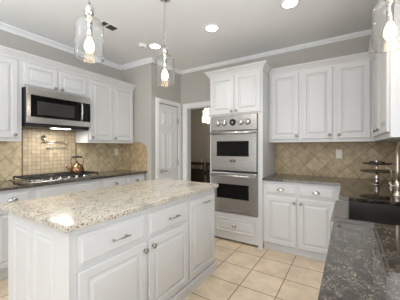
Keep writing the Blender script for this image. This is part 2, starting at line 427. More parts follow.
# ------------------------------------------------------------ cabinet parts
RAISED = [(0, 0), (0, 0.015), (0.005, 0.019), (0.050, 0.019), (0.054, 0.006), (0.060, 0.006), (0.088, 0.0185)]
RAISED_S = [(0, 0), (0, 0.015), (0.005, 0.019), (0.042, 0.019), (0.046, 0.007), (0.051, 0.007), (0.072, 0.0185)]
SLAB = [(0, 0), (0, 0.008), (0.004, 0.011), (0.018, 0.013), (0.026, 0.019)]
KNOB = [(0.008, 0.0), (0.007, 0.011), (0.012, 0.015), (0.0185, 0.021), (0.0175, 0.028), (0.010, 0.032), (0.001, 0.033)]

def knob(door, face, plane, a, z):
    return link('knob', lathe(B(), P(face, plane, a, z, 0.0), FACES[face][1], KNOB, 14), M['nickel'], door)

def cup(door, face, plane, a, z, w=0.085):
    b = B(); rows = []
    for i in range(13):
        th = PI*i/12; row = []
        for k in range(7):
            ph = (PI*0.55)*k/6
            row.append(b.verts.new(P(face, plane, a + w/2*math.cos(th), z - 0.008 + 0.030*math.sin(th)*math.cos(ph), 0.001 + 0.026*math.sin(th)*math.sin(ph))))
        rows.append(row)
    for r0, r1 in zip(rows, rows[1:]):
        for k in range(6):
            f = b.faces.new((r0[k], r1[k], r1[k+1], r0[k+1])); f.smooth = True
    bmesh.ops.remove_doubles(b, verts=b.verts, dist=1e-5)
    rings(b, face, plane, a-w/2-0.006, a+w/2+0.006, z-0.012, z-0.004, [(0, 0), (0, 0.003)])
    return link('cup_pull', b, M['steel_h'], door)

def bar(door, face, plane, a, z, w=0.13):
    b = B()
    tube(b, [P(face, plane, a-w/2, z, 0.028), P(face, plane, a, z, 0.030), P(face, plane, a+w/2, z, 0.028)], 0.0045, 8)
    for s in (-1, 1): tube(b, [P(face, plane, a+s*w*0.36, z, 0), P(face, plane, a+s*w*0.36, z, 0.029)], 0.0042, 8)
    return link('bar_pull', b, M['nickel'], door)

def door(root, face, plane, a0, a1, z0, z1, kn=None, rr=None):
    o = link('door', rings(B(), face, plane, a0, a1, z0, z1, rr or RAISED), M['cab'], root)
    if kn: knob(o, face, P(face, plane, 0, 0, 0.019).x if face != 'ny' else plane-0.019, *kn)
    return o
def out(face, plane, d): return plane+d if face == 'px' else plane-d
def drawer(root, face, plane, a0, a1, z0, z1, pull=None, name='drawer'):
    o = link(name, rings(B(), face, plane, a0, a1, z0, z1, SLAB), M['cab'], root)
    if pull: pull[0](o, face, out(face, plane, 0.019), *pull[1:])
    return o

def crown(root, face, plane, a0, a1, z0, z1, d=0.06, e0=0.0, e1=0.0, ret=None):
    """cornice on top of a cabinet; e0, e1 mitre it out at an end, ret gives returns of that depth back to the wall"""
    prof = [(0.0, z0), (0.006, z0), (0.010, z0+(z1-z0)*0.22), (0.022, z0+(z1-z0)*0.40), (0.040, z0+(z1-z0)*0.66), (d-0.008, z0+(z1-z0)*0.80), (d, z0+(z1-z0)*0.84), (d, z1), (0.0, z1)]
    b = B(); paths = [[] for _ in prof]
    st = []
    if ret and e0: st.append((a0, -1, -ret[0]))
    st.append((a0, -1 if e0 else 0, 0)); st.append((a1, 1 if e1 else 0, 0))
    if ret and e1: st.append((a1, 1, -ret[1]))
    rows = []
    for a, s, bk in st:
        row = []
        for n, z in prof:
            if bk: row.append(b.verts.new(P(face, plane, a+s*n, z, bk)))
            else: row.append(b.verts.new(P(face, plane, a+s*n, z, n)))
        rows.append(row)
    n = len(prof)
    for r0, r1 in zip(rows, rows[1:]):
        for i in range(n): b.faces.new((r0[i], r0[(i+1) % n], r1[(i+1) % n], r1[i]))
    b.faces.new(rows[0]); b.faces.new(rows[-1][::-1])
    return link('crown_molding', b, M['cab'], root)

UB, UT, UC = 1.37, 2.295, 2.36
# ---------- left wall: wall cabinets
FX = -3.10
r = thing('upper_cabinet', 'white wall cabinet left of the microwave, cut by the photo edge', 'cabinet', (XL, 0.8, UB), 'upper cabinets')
link('body', box(B(), XL+0.02, FX, 0.42, 1.146, UB, UT), M['cab'], r)
door(r, 'px', FX, 0.45, 1.105, UB+0.035, 2.265, (1.075, 1.44))
crown(r, 'px', FX, 0.42, 1.146, 2.275, UC)
r = thing('upper_cabinet', 'short white two-door cabinet directly above the microwave', 'cabinet', (XL, 1.54, 1.985), 'upper cabinets')
link('body', box(B(), XL+0.02, FX, 1.146, 1.933, 1.985, UT), M['cab'], r)
door(r, 'px', FX, 1.165, 1.522, 2.012, 2.262, (1.492, 2.032), RAISED_S)
door(r, 'px', FX, 1.540, 1.905, 2.012, 2.262, (1.572, 2.032), RAISED_S)
crown(r, 'px', FX, 1.146, 1.933, 2.275, UC)
r = thing('upper_cabinet', 'tall white two-door wall cabinet right of the microwave', 'cabinet', (XL, 2.36, UB), 'upper cabinets')
link('body', box(B(), XL+0.02, FX, 1.933, 2.762, UB, UT), M['cab'], r)
door(r, 'px', FX, 1.965, 2.330, 1.408, 2.265, (1.99, 1.445))
door(r, 'px', FX, 2.350, 2.735, 1.408, 2.265, (2.375, 1.445))
crown(r, 'px', FX, 1.933, 2.77, 2.275, UC)

# ---------- left wall: base cabinets
BX = -2.83; CB = 0.884
def base_body(root, x0, x1, y0, y1, tx0, tx1, ty0, ty1):
    link('body', box(B(), x0, x1, y0, y1, 0.10, CB), M['cab'], root)
    link('toe_kick', box(B(), tx0, tx1, ty0, ty1, 0.0, 0.10), M['cab'], root)
r = thing('base_cabinet', 'white base cabinet left of the cooktop, partly behind the island corner', 'cabinet', (XL, 0.75, 0), 'base cabinets')
base_body(r, XL+0.02, BX, 0.35, 1.15, XL+0.02, BX-0.05, 0.35, 1.15)
for a0, a1 in ((0.375, 0.785), (0.805, 1.122)):
    drawer(r, 'px', BX, a0, a1, 0.72, 0.858, (cup, (a0+a1)/2, 0.785))
    door(r, 'px', BX, a0, a1, 0.13, 0.695, (a1-0.03 if a0 < 0.5 else a0+0.03, 0.65), RAISED_S)
r = thing('base_cabinet', 'white base cabinet under the gas cooktop', 'cabinet', (XL, 1.55, 0), 'base cabinets')
base_body(r, XL+0.02, BX, 1.15, 1.965, XL+0.02, BX-0.05, 1.15, 1.965)
drawer(r, 'px', BX, 1.178, 1.94, 0.72, 0.858, None, 'false_front')
door(r, 'px', BX, 1.178, 1.550, 0.13, 0.695, (1.52, 0.65), RAISED_S)
door(r, 'px', BX, 1.568, 1.94, 0.13, 0.695, (1.60, 0.65), RAISED_S)
r = thing('base_cabinet', 'white base cabinet with two cup-pull drawers right of the cooktop', 'cabinet', (XL, 2.37, 0), 'base cabinets')
base_body(r, XL+0.02, BX, 1.965, 2.765, XL+0.02, BX-0.05, 1.965, 2.775)
for a0, a1 in ((1.995, 2.365), (2.395, 2.755)):
    drawer(r, 'px', BX, a0, a1, 0.72, 0.858, (cup, (a0+a1)/2, 0.785))
    door(r, 'px', BX, a0, a1, 0.13, 0.695, (a1-0.03 if a0 < 2.2 else a0+0.03, 0.65), RAISED_S)
o = link('countertop', box(B(), XL, -2.787, 0.33, 2.78, CB, CT, 0.004, 2), M['gd'])
tag(o, 'dark granite countertop along the left wall holding the cooktop', 'countertop')

# ---------- oven tower
TX0, TX1, TY = -1.705, -0.930, 2.96
r = thing('oven_cabinet', 'tall white cabinet tower built around the double wall oven', 'cabinet', (-1.318, 3.26, 0))
b = B()
TB = YB-0.02
box(b, TX0, -1.675, TY, TB, 0.0, 2.31); box(b, -0.990, TX1, TY, TB, 0.0, 2.31)      # sides
box(b, -1.675, -0.990, TY, TB, 1.745, 2.31); box(b, -1.675, -0.990, TY, TB, 0.03, 0.395); box(b, -1.675, -0.990, 3.532, TB, 0.395, 1.745)
link('body', b, M['cab'], r)
door(r, 'ny', TY, -1.690, -1.326, 1.765, 2.285, (-1.352, 1.80))
door(r, 'ny', TY, -1.306, -0.955, 1.765, 2.285, (-1.280, 1.80))
o = link('drawer', rings(B(), 'ny', TY, -1.60, -1.02, 0.135, 0.325, RAISED_S[:3]+[(0.022, 0.019), (0.029, 0.011), (0.035, 0.011), (0.05, 0.0175)]), M['cab'], r)
b = lathe(B(), (-1.318, TY-0.019, 0.234), (0, -1, 0), [(0.026, 0), (0.026, 0.004), (0.012, 0.008), (0.010, 0.016), (0.020, 0.020), (0.020, 0.026), (0.001, 0.028)], 18); link('knob', b, M['steel_h'], o)
crown(r, 'ny', TY, TX0, TX1, 2.295, 2.385, 0.065, 1, 1, ret=(0.55, 0.21))

# the double oven
OY = 2.945
r = thing('double_oven', 'stainless double wall oven stacked in the tall white tower', 'oven', (-1.332, 3.2, 0.40))
E0, E1 = -1.672, -0.993
link('body', box(B(), E0+0.006, E1-0.006, OY+0.012, 3.53, 0.402, 1.735), M['black'], r)
o = link('control_panel', box(B(), E0, E1, OY-0.015, OY+0.02, 1.535, 1.738, 0.004), M['steel'], r)
for x in (-1.555, -1.457, -1.213, -1.118):
    b = lathe(B(), (x, OY-0.015, 1.640), (0, -1, 0), [(0.042, 0), (0.042, 0.005), (0.036, 0.007), (0.035, 0.014), (0.031, 0.034), (0.026, 0.038), (0.001, 0.038)], 22)
    box(b, x-0.006, x+0.006, OY-0.062, OY-0.045, 1.612, 1.668, 0.002)
    link('control_knob', b, M['steel_h'], o)
b = lathe(B(), (-1.333, OY-0.015, 1.643), (0, -1, 0), [(0.046, 0), (0.046, 0.008), (0.039, 0.010), (0.038, 0.007), (0.001, 0.007)], 26); link('clock', b, M['black'], o)
b = lathe(B(), (-1.333, OY-0.0155, 1.643), (0, -1, 0), [(0.012, 0.008), (0.012, 0.010), (0.001, 0.010)], 16)
link('clock_hub', b, M['steel_h'], o)
def oven_door(z0, z1, wz0, wz1, hz, badge):
    o = link('oven_door', rings(B(), 'ny', OY+0.01, E0, E1, z0, z1, [(0, 0), (0, 0.026), (0.006, 0.032)]), M['steel'], r)
    g = link('door_window', rings(B(), 'ny', OY-0.0215, -1.575, -1.102, wz0, wz1, [(0, 0), (0, 0.003), (0.006, 0.004), (0.010, 0.0015)]), M['blackglass'], o)
    b = B(); tube(b, [(E0+0.012, OY-0.075, hz), (E1-0.012, OY-0.075, hz)], 0.0135, 14)
    for x in (E0+0.035, E1-0.035): tube(b, [(x, OY-0.02, hz), (x, OY-0.075, hz)], 0.012, 12)
    link('handle', b, M['steel_h'], o)
    if badge:
        pl = link('badge', rings(B(), 'ny', OY-0.0215, -1.372, -1.290, 1.102, 1.132, [(0, 0), (0, 0.002), (0.002, 0.003)]), M['black'], o)
        cu = bpy.data.curves.new('badge_lettering', 'FONT'); cu.body = 'VIKING'; cu.size = 0.020; cu.align_x = 'CENTER'; cu.align_y = 'CENTER'; cu.extrude = 0.0006
        tmp = bpy.data.objects.new('tmp', cu); COL.objects.link(tmp)
        me = bpy.data.meshes.new_from_object(tmp.evaluated_get(bpy.context.evaluated_depsgraph_get())); bpy.data.objects.remove(tmp)
        me.materials.clear(); me.materials.append(M['silver'])
        t = bpy.data.objects.new('badge_lettering', me); COL.objects.link(t); t.parent = pl
        t.location = Vector((-1.331, OY-0.0249, 1.117)) - r.location; t.rotation_euler = (PI/2, 0, 0)
oven_door(0.982, 1.528, 1.180, 1.388, 1.497, True)
oven_door(0.412, 0.958, 0.602, 0.800, 0.920, False)
link('vent_strip', box(B(), E0+0.004, E1-0.004, OY+0.002, OY+0.012, 0.960, 0.980), M['black'], r)

# ---------- back wall: wall cabinets
UY = 3.24
r = thing('upper_cabinet', 'single-door white wall cabinet beside the oven tower', 'cabinet', (-0.72, YB, UB), 'upper cabinets')
link('body', box(B(), -0.925, -0.524, UY, YB-0.02, UB, UT), M['cab'], r)
door(r, 'ny', UY, -0.895, -0.545, 1.41, 2.275, (-0.572, 1.455))
crown(r, 'ny', UY, -0.925, -0.524, 2.275, UC)
r = thing('upper_cabinet', 'double-door white wall cabinet above the wall outlet near the sink', 'cabinet', (-0.15, YB, UB), 'upper cabinets')
link('body', box(B(), -0.524, 0.238, UY, YB-0.02, UB, UT), M['cab'], r)
door(r, 'ny', UY, -0.505, -0.165, 1.41, 2.275, (-0.193, 1.455))
door(r, 'ny', UY, -0.120, 0.205, 1.41, 2.275, (-0.095, 1.455))
crown(r, 'ny', UY, -0.524, 0.240, 2.275, UC)
# ---------- right wall: wall cabinet seen end-on
RX = 0.240
r = thing('upper_cabinet', 'white wall cabinet seen end-on above the faucet at the right edge', 'cabinet', (XR, 2.6, UB), 'upper cabinets')
link('body', box(B(), RX, XR-0.02, 2.035, UY-0.002, UB, UT), M['cab'], r)
door(r, 'nx', RX, 2.06, 2.60, 1.41, 2.275, (2.56, 1.455))
door(r, 'nx', RX, 2.62, 3.16, 1.41, 2.275, (2.66, 1.455))
crown(r, 'nx', RX, 2.035, 3.24, 2.275, UC, 0.06, 1, 0, ret=(0.32, 0))

# ---------- back wall: base cabinet
BY = 2.97
r = thing('base_cabinet', 'white base cabinet with two drawers beside the oven tower', 'cabinet', (-0.5, YB, 0), 'base cabinets')
base_body(r, -0.925, -0.045, BY, YB-0.02, -0.925, -0.045, BY+0.035, YB-0.02)
for a0, a1, kx in ((-0.886, -0.526, -0.550), (-0.499, -0.128, -0.472)):
    drawer(r, 'ny', BY, a0, a1, 0.722, 0.842, (cup, (a0+a1)/2, 0.786))
    door(r, 'ny', BY, a0, a1, 0.107, 0.690, (kx, 0.640))
# ---------- right run: base cabinets under the sink counter
SX = -0.040
r = thing('base_cabinet', 'white base cabinet under the far corner of the dark counter', 'cabinet', (0.26, 2.57, 0), 'base cabinets')
base_body(r, SX+0.002, XR-0.02, 2.18, YB-0.02, SX+0.05, XR-0.02, 2.18, YB-0.02)
door(r, 'nx', SX+0.002, 2.20, 2.52, 0.107, 0.690, (2.23, 0.64), RAISED_S)
drawer(r, 'nx', SX+0.002, 2.20, 2.52, 0.722, 0.842, (cup, 2.36, 0.786))
r = thing('base_cabinet', 'white base cabinet beneath the stainless apron sink', 'cabinet', (0.26, 1.83, 0), 'base cabinets')
b = B(); box(b, SX, XR-0.02, 1.48, 2.178, 0.10, 0.62); box(b, 0.46, XR-0.02, 1.48, 2.178, 0.62, CB); link('body', b, M['cab'], r)
link('toe_kick', box(B(), SX+0.05, XR-0.02, 1.48, 2.178, 0.0, 0.10), M['cab'], r)
door(r, 'nx', SX, 1.50, 1.825, 0.107, 0.60, (1.80, 0.56), RAISED_S); door(r, 'nx', SX, 1.84, 2.16, 0.107, 0.60, (1.865, 0.56), RAISED_S)
r = thing('base_cabinet', 'white base cabinet under the near dark counter below the camera', 'cabinet', (0.26, 0.9, 0), 'base cabinets')
base_body(r, SX, XR-0.02, 0.30, 1.478, SX+0.05, XR-0.02, 0.30, 1.478)
for a0, a1 in ((0.32, 0.88), (0.90, 1.46)):
    drawer(r, 'nx', SX, a0, a1, 0.722, 0.842, (cup, (a0+a1)/2, 0.786)); door(r, 'nx', SX, a0, a1, 0.107, 0.690, (a1-0.03 if a0 < 0.5 else a0+0.03, 0.64), RAISED_S)
EX = -0.067; SY0, SY1, SB = 1.505, 2.155, 0.41
def lcounter():
    """one L-shaped slab with the notch for the apron sink"""
    out_ = [(-0.927, YB), (-0.927, 2.937), (EX, 2.937), (EX, SY1), (SB, SY1), (SB, SY0), (EX, SY0), (EX, 0.28), (XR, 0.28), (XR, YB)]
    bm = B(); vs = [bm.verts.new((x, y, CB)) for x, y in out_]; f = bm.faces.new(vs)
    g = bmesh.ops.extrude_face_region(bm, geom=[f])
    bmesh.ops.translate(bm, verts=[v for v in g['geom'] if isinstance(v, bmesh.types.BMVert)], vec=(0, 0, CT-CB))
    es = [e for e in bm.edges if all(abs(v.co.z-CT) < 1e-5 for v in e.verts) or abs(e.verts[0].co.z-e.verts[1].co.z) > 0.01]
    bmesh.ops.bevel(bm, geom=[e for e in es if abs(e.verts[0].co.z-e.verts[1].co.z) < 0.01], offset=0.004, segments=2, affect='EDGES')
    bmesh.ops.triangulate(bm, faces=[f for f in bm.faces if len(f.verts) > 4])
    return bm
tag(link('countertop', lcounter(), M['gd']), 'glossy dark granite L-shaped countertop around the stainless sink', 'countertop')

# the apron sink
r = thing('apron_sink', 'stainless apron-front sink set into the dark granite counter', 'sink', (0.17, 1.83, 0.63))
link('apron', box(B(), -0.088, -0.002, SY0+0.002, SY1-0.002, 0.63, 0.8825, 0.004, 2), M['sink'], r)
b = B(); t = 0.006
x0, x1, y0, y1, z0, z1 = -0.002, SB+0.012, SY0-0.012, SY1+0.012, 0.655, 0.8825
pts = lambda i, z: [(x0+i*0.4, y0+i, z), (x1-i, y0+i, z), (x1-i, y1-i, z), (x0+i*0.4, y1-i, z)]
prev = None
for i, z in ((0, 0.64), (0, z1), (t+0.004, z1), (t+0.004, z0+0.03), (t+0.012, z0+0.008), (t+0.035, z0)):
    cur = [b.verts.new(p) for p in pts(i, z)]
    if prev:
        for k in range(4): b.faces.new((prev[k], prev[(k+1) % 4], cur[(k+1) % 4], cur[k]))
    else: b.faces.new(cur[::-1])
    prev = cur
b.faces.new(prev)
link('basin', b, M['basin'], r)
link('drain', lathe(B(), (0.2, 1.83, z0), (0, 0, 1), [(0.045, 0), (0.045, 0.003), (0.036, 0.004), (0.030, 0.001), (0.001, 0.001)], 20), M['steel_h'], r)

# ---------- island
IX0, IX1, IY0, IY1 = -1.957, -1.190, 0.648, 2.188
IF = IX1 - 0.006
r = thing('kitchen_island', 'white panelled kitchen island in the middle of the tiled floor', 'kitchen island', (-1.57, 1.42, 0))
link('body', box(B(), IX0, IF-0.013, IY0, IY1, 0.0, 0.879), M['cab'], r)
b = B()
rings(b, 'px', IF-0.013, IY0-0.008, IY1+0.008, 0.0, 0.085, [(0, 0), (0, 0.020), (0.004, 0.023)])
rings(b, 'ny', IY0, IX0-0.008, IF+0.015, 0.0, 0.085, [(0, 0), (0, 0.009), (0.004, 0.010)])
link('baseboard', b, M['cab'], r)
FP = IF - 0.013
drawer(r, 'px', FP, 0.692, 1.179, 0.665, 0.838, (bar, 0.951, 0.748)); drawer(r, 'px', FP, 1.206, 1.686, 0.660, 0.832, (bar, 1.474, 0.745))
d_ = door(r, 'px', FP, 0.692, 1.179, 0.115, 0.642); knob(d_, 'px', FP+0.019, 1.158, 0.592)
d_ = door(r, 'px', FP, 1.206, 1.686, 0.115, 0.640); knob(d_, 'px', FP+0.019, 1.240, 0.598)
o = door(r, 'px', FP, 1.713, 2.168, 0.115, 0.820); o.name = 'pullout_front'; bar(o, 'px', FP+0.019, 1.985, 0.768)
link('end_panel', rings(rings(rings(B(), 'ny', IY0, IX0, IF, 0.085, 0.878, [(0, 0), (0, 0.0015)]),
     'ny', IY0-0.0015, -1.850, -1.622, 0.125, 0.812, [(0, 0), (0.003, 0.006), (0.010, 0.007), (0.016, 0.001), (0.024, 0.001), (0.040, 0.006)], back=False),
     'ny', IY0-0.0015, -1.566, -1.338, 0.125, 0.812, [(0, 0), (0.003, 0.006), (0.010, 0.007), (0.016, 0.001), (0.024, 0.001), (0.040, 0.006)], back=False), M['cab'], r)
b = B()
box(b, -2.0, -1.166, 0.617, 2.207, 0.879, CT, 0.006, 3)
tag(link('countertop', b, M['gl']), 'cream speckled granite slab topping the white island', 'countertop')

# ------------------------------------------------------------ microwave
r = thing('microwave', 'stainless over-the-range microwave with a black glass door', 'microwave', (-3.2, 1.535, 1.54))
MX = -3.02
link('body', box(B(), XL+0.02, MX, 1.158, 1.912, 1.575, 1.978), M['black'], r)
link('underside', box(B(), XL+0.02, MX-0.005, 1.165, 1.905, 1.538, 1.575), M['black'], r)
fr = B(); box(fr, MX, MX+0.022, 1.158, 1.912, 1.895, 1.978, 0.003); box(fr, MX, MX+0.022, 1.158, 1.912, 1.577, 1.648, 0.003); box(fr, MX, MX+0.022, 1.158, 1.194, 1.648, 1.895); 
link('front_frame', fr, M['steel_mw'], r)
o = link('door', rings(B(), 'px', MX, 1.194, 1.765, 1.648, 1.895, [(0, 0), (0, 0.018), (0.003, 0.020)]), M['blackglass'], r)
link('door_window', rings(B(), 'px', MX+0.020, 1.262, 1.690, 1.678, 1.832, [(0, 0), (0.002, 0.0012)]), M['mesh_glass'], o)
b = B(); tube(b, [(MX+0.020, 1.776, 1.655), (MX+0.052, 1.776, 1.672), (MX+0.058, 1.776, 1.775), (MX+0.052, 1.776, 1.865), (MX+0.020, 1.776, 1.884)], 0.012, 10); link('handle', b, M['steel_h'], o)
o = link('control_panel', rings(B(), 'px', MX, 1.790, 1.912, 1.648, 1.895, [(0, 0), (0, 0.018), (0.003, 0.020)]), M['blackglass'], r)
link('light_panel', box(B(), -3.12, -3.03, 1.46, 1.66, 1.534, 1.5385), M['lens'], r)

# ------------------------------------------------------------ cooktop
r = thing('gas_cooktop', 'stainless gas cooktop with black iron grates on the left counter', 'cooktop', (-3.1, 1.555, CT))
KY0, KY1, KX0, KX1 = 1.115, 1.995, -3.36, -2.845
b = B(); rows = []
for i, z in ((0, CT), (0, CT+0.008), (0.012, CT+0.013), (0.03, CT+0.010)):
    rows.append([b.verts.new(p) for p in ((KX0+i, KY0+i, z), (KX1-i, KY0+i, z), (KX1-i, KY1-i, z), (KX0+i, KY1-i, z))])
b.faces.new(rows[0][::-1])
for r0, r1 in zip(rows, rows[1:]):
    for k in range(4): b.faces.new((r0[k], r0[(k+1) % 4], r1[(k+1) % 4], r1[k]))
b.faces.new(rows[-1])
link('tray', b, M['steel'], r)
burners = [(-3.22, 1.27), (-2.98, 1.27), (-3.22, 1.83), (-2.98, 1.83), (-3.12, 1.55)]
for x, y in burners:
    bu = link('burner', lathe(B(), (x, y, CT+0.010), (0, 0, 1), [(0.055, 0), (0.055, 0.006), (0.042, 0.010), (0.042, 0.016)], 18), M['steel_h'], r)
    link('burner_cap', lathe(B(), (x, y, CT+0.026), (0, 0, 1), [(0.036, 0), (0.038, 0.004), (0.034, 0.008), (0.001, 0.009)], 18), M['iron'], bu)
for y0, y1 in ((1.145, 1.405), (1.425, 1.685), (1.705, 1.965)):
    b = B(); zt, zb = CT+0.050, CT+0.036
    for yy in (y0, y1-0.014): box(b, -3.33, -2.90, yy, yy+0.014, zb, zt, 0.002)
    for xx in (-3.33, -3.123, -2.914): box(b, xx, xx+0.014, y0, y1, zb, zt, 0.002)
    ym = (y0+y1)/2; box(b, -3.33, -2.90, ym-0.006, ym+0.006, zb+0.004, zt, 0.002)
    for xx in (-3.24, -3.0): box(b, xx, xx+0.012, y0, y1, zb+0.004, zt, 0.002)
    for xx in (-3.33, -2.914):
        for yy in (y0, y1-0.014): box(b, xx, xx+0.014, yy, yy+0.014, CT+0.010, zb, 0.001)
    link('grate', b, M['iron'], r)
for k in range(5):
    b = lathe(B(), (-2.876, 1.35+0.10*k, CT+0.011), (0, 0, 1), [(0.020, 0), (0.019, 0.006), (0.016, 0.022), (0.001, 0.024)], 16); link('control_knob', b, M['steel_h'], r)

# ------------------------------------------------------------ copper kettle
kx, ky, kz = -3.05, 1.755, CT+0.050
r = thing('kettle', 'copper tea kettle with black handle standing on the cooktop grate', 'kettle', (kx, ky, kz))
link('body', lathe(B(), (kx, ky, kz), (0, 0, 1), [(0.074, 0), (0.082, 0.006), (0.084, 0.035), (0.081, 0.065), (0.068, 0.092), (0.046, 0.110), (0.040, 0.114)], 28), M['copper'], r)
o = link('lid', lathe(B(), (kx, ky, kz+0.114), (0, 0, 1), [(0.040, 0), (0.040, 0.004), (0.026, 0.014), (0.008, 0.018), (0.006, 0.024)], 22), M['copper'], r)
link('lid_knob', ball(B(), (kx, ky, kz+0.146), 0.011), M['iron'], o)
dv = Vector((-0.49, -0.87, 0)).normalized()
def kp(d, z): return Vector((kx, ky, kz+z)) + dv*d
b = tube(B(), [kp(0.070, 0.045), kp(0.100, 0.060), kp(0.118, 0.090), kp(0.135, 0.108)], [0.022, 0.017, 0.012, 0.010], 12); link('spout', b, M['copper'], r)
sv = dv
b = tube(B(), [kp(-0.062, 0.090), kp(-0.074, 0.145), kp(-0.074, 0.190), kp(-0.062, 0.208), kp(0, 0.214), kp(0.062, 0.208), kp(0.074, 0.190), kp(0.074, 0.145), kp(0.062, 0.090)], 0.005, 8)
h = link('handle', b, M['copper'], r)
link('grip', tube(B(), [kp(-0.062, 0.208), kp(0, 0.214), kp(0.062, 0.208)], [0.011, 0.014, 0.011], 10), M['iron'], h, label='black grip')

# ------------------------------------------------------------ pot filler
py, pz = 1.505, 1.425
r = thing('pot_filler', 'folding nickel pot filler tap on the mosaic wall above the cooktop', 'tap', (XL+0.009, py, pz))
ax = XL+0.050
b = lathe(B(), (XL+0.009, py, pz), (1, 0, 0), [(0.034, 0), (0.034, 0.005), (0.014, 0.011), (0.011, 0.045)], 20)
tube(b, [(ax, py, pz-0.050), (ax, py, pz+0.018)], 0.011, 12)
link('wall_mount', b, M['brass'], r)
o = link('arm', tube(B(), [(ax, py, pz-0.040), (ax, py+0.275, pz-0.040)], 0.0065, 10), M['brass'], r)
b = tube(B(), [(ax, py+0.275, pz-0.090), (ax, py+0.275, pz-0.025)], 0.009, 12); link('joint', b, M['brass'], o)
ax2 = ax+0.035
o = link('arm', tube(B(), [(ax, py+0.275, pz-0.072), (ax2, py+0.255, pz-0.072), (ax2+0.01, py+0.04, pz-0.072), (ax2+0.01, py+0.022, pz-0.078), (ax2+0.01, py+0.016, pz-0.10)], 0.0065, 10), M['brass'], r)
b = tube(B(), [(ax2+0.01, py+0.016, pz-0.095), (ax2+0.01, py+0.016, pz-0.125), (ax2+0.01, py+0.016, pz-0.150)], [0.010, 0.014, 0.010], 12)
tube(b, [(ax2+0.01, py+0.016, pz-0.120), (ax2+0.04, py-0.022, pz-0.120)], 0.005, 8)
link('spout', b, M['nickel'], o)
link('lever', tube(B(), [(ax, py+0.275, pz-0.088), (ax, py+0.275, pz-0.155)], [0.005, 0.004], 8), M['brass'], r)

# ------------------------------------------------------------ outlets
def outlet(face, plane, a, z, label):
    pt = P(face, plane, a, z)
    r = thing('power_outlet', label, 'outlet', pt)
    pl = link('cover_plate', rings(B(), face, plane, a-0.036, a+0.036, z-0.058, z+0.058, [(0, 0), (0, 0.003), (0.004, 0.005)]), M['plate'], r)
    for dz in (-0.021, 0.021):
        s = link('socket', rings(B(), face, out(face, plane, 0.005), a-0.017, a+0.017, z+dz-0.015, z+dz+0.015, [(0, 0), (0.002, 0.0015)]), M['plate'], pl)
outlet('ny', YB-0.008, -0.107, 1.216, 'pale outlet on the tan tiled wall beside the corner by the sink')
outlet('px', XL+0.008, 2.66, 1.225, 'pale outlet on the tiled left wall right of the kettle')

# ------------------------------------------------------------ faucet, side tap, cake stand on the corner counter
r = thing('faucet', 'tall curved nickel faucet at the right edge beyond the sink', 'faucet', (0.33, 2.42, CT))
fx, fy = 0.33, 2.42
link('base', lathe(B(), (fx, fy, CT), (0, 0, 1), [(0.032, 0), (0.032, 0.006), (0.024, 0.014), (0.020, 0.05), (0.024, 0.058), (0.022, 0.10), (0.017, 0.12)], 22), M['brass'], r)
pts = [(fx, fy, CT+0.115), (fx, fy, CT+0.20), (fx, fy, CT+0.27)] + [(fx+0.03*(1-math.cos(a))/2, fy-0.12*(1-math.cos(a)), CT+0.315+0.115*math.sin(a)) for a in [PI*k/12 for k in range(13)]] + [(fx+0.03, fy-0.24, CT+0.27)]
n = link('neck', tube(B(), pts, 0.0135, 14), M['brass'], r)
link('spray_head', lathe(B(), (fx+0.03, fy-0.24, CT+0.28), (0, 0, -1), [(0.016, 0), (0.019, 0.02), (0.021, 0.07), (0.018, 0.09)], 16), M['brass'], r)
b = tube(B(), [(fx-0.018, fy+0.002, CT+0.075), (fx-0.040, fy+0.005, CT+0.080), (fx-0.052, fy+0.006, CT+0.105)], [0.012, 0.010, 0.007], 10); link('lever', b, M['brass'], r)
r = thing('drinking_tap', 'small slim nickel tap standing behind the big faucet', 'tap', (0.345, 2.86, CT))
tx, ty = 0.345, 2.86
link('base', lathe(B(), (tx, ty, CT), (0, 0, 1), [(0.024, 0), (0.024, 0.005), (0.013, 0.012), (0.012, 0.05)], 18), M['brass'], r)
link('spout', tube(B(), [(tx, ty, CT+0.045), (tx, ty, CT+0.15), (tx-0.006, ty-0.004, CT+0.175), (tx-0.022, ty-0.006, CT+0.188), (tx-0.045, ty-0.012, CT+0.192)], [0.010, 0.009, 0.009, 0.008, 0.006], 12), M['brass'], r)
r = thing('cake_stand', 'two-tier dark plate stand on the counter corner by the faucet', 'cake stand', (0.25, 3.08, CT))
cx, cy = 0.25, 3.08
link('pedestal', lathe(B(), (cx, cy, CT), (0, 0, 1), [(0.055, 0), (0.056, 0.004), (0.030, 0.012), (0.012, 0.03), (0.020, 0.055), (0.024, 0.075), (0.012, 0.095), (0.018, 0.125)], 22), M['silver'], r)
for rad, z in ((0.150, CT+0.125), (0.132, CT+0.205)):
    link('plate', lathe(B(), (cx, cy, z), (0, 0, 1), [(0.02, 0), (rad*0.6, 0.002), (rad*0.9, 0.006), (rad, 0.014), (rad-0.002, 0.018), (rad*0.88, 0.011), (rad*0.5, 0.007), (0.001, 0.007)], 30), M['smoke'], r)
link('stem', lathe(B(), (cx, cy, CT+0.125), (0, 0, 1), [(0.012, 0), (0.008, 0.03), (0.014, 0.045), (0.008, 0.06), (0.012, 0.082)], 16), M['silver'], r)
b = ball(B(), (cx, cy, CT+0.238), 0.018); lathe(b, (cx, cy, CT+0.205), (0, 0, 1), [(0.016, 0.005), (0.007, 0.015)], 14); torus(b, (cx, cy, CT+0.268), (0.6, -1, 0), 0.016, 0.004)
link('finial', b, M['silver'], r)
for k in range(6):
    a = 2*PI*k/6
    link('berry', ball(B(), (cx+0.055*math.cos(a), cy+0.055*math.sin(a), CT+0.205+0.022), 0.016), M['smoke'], r)

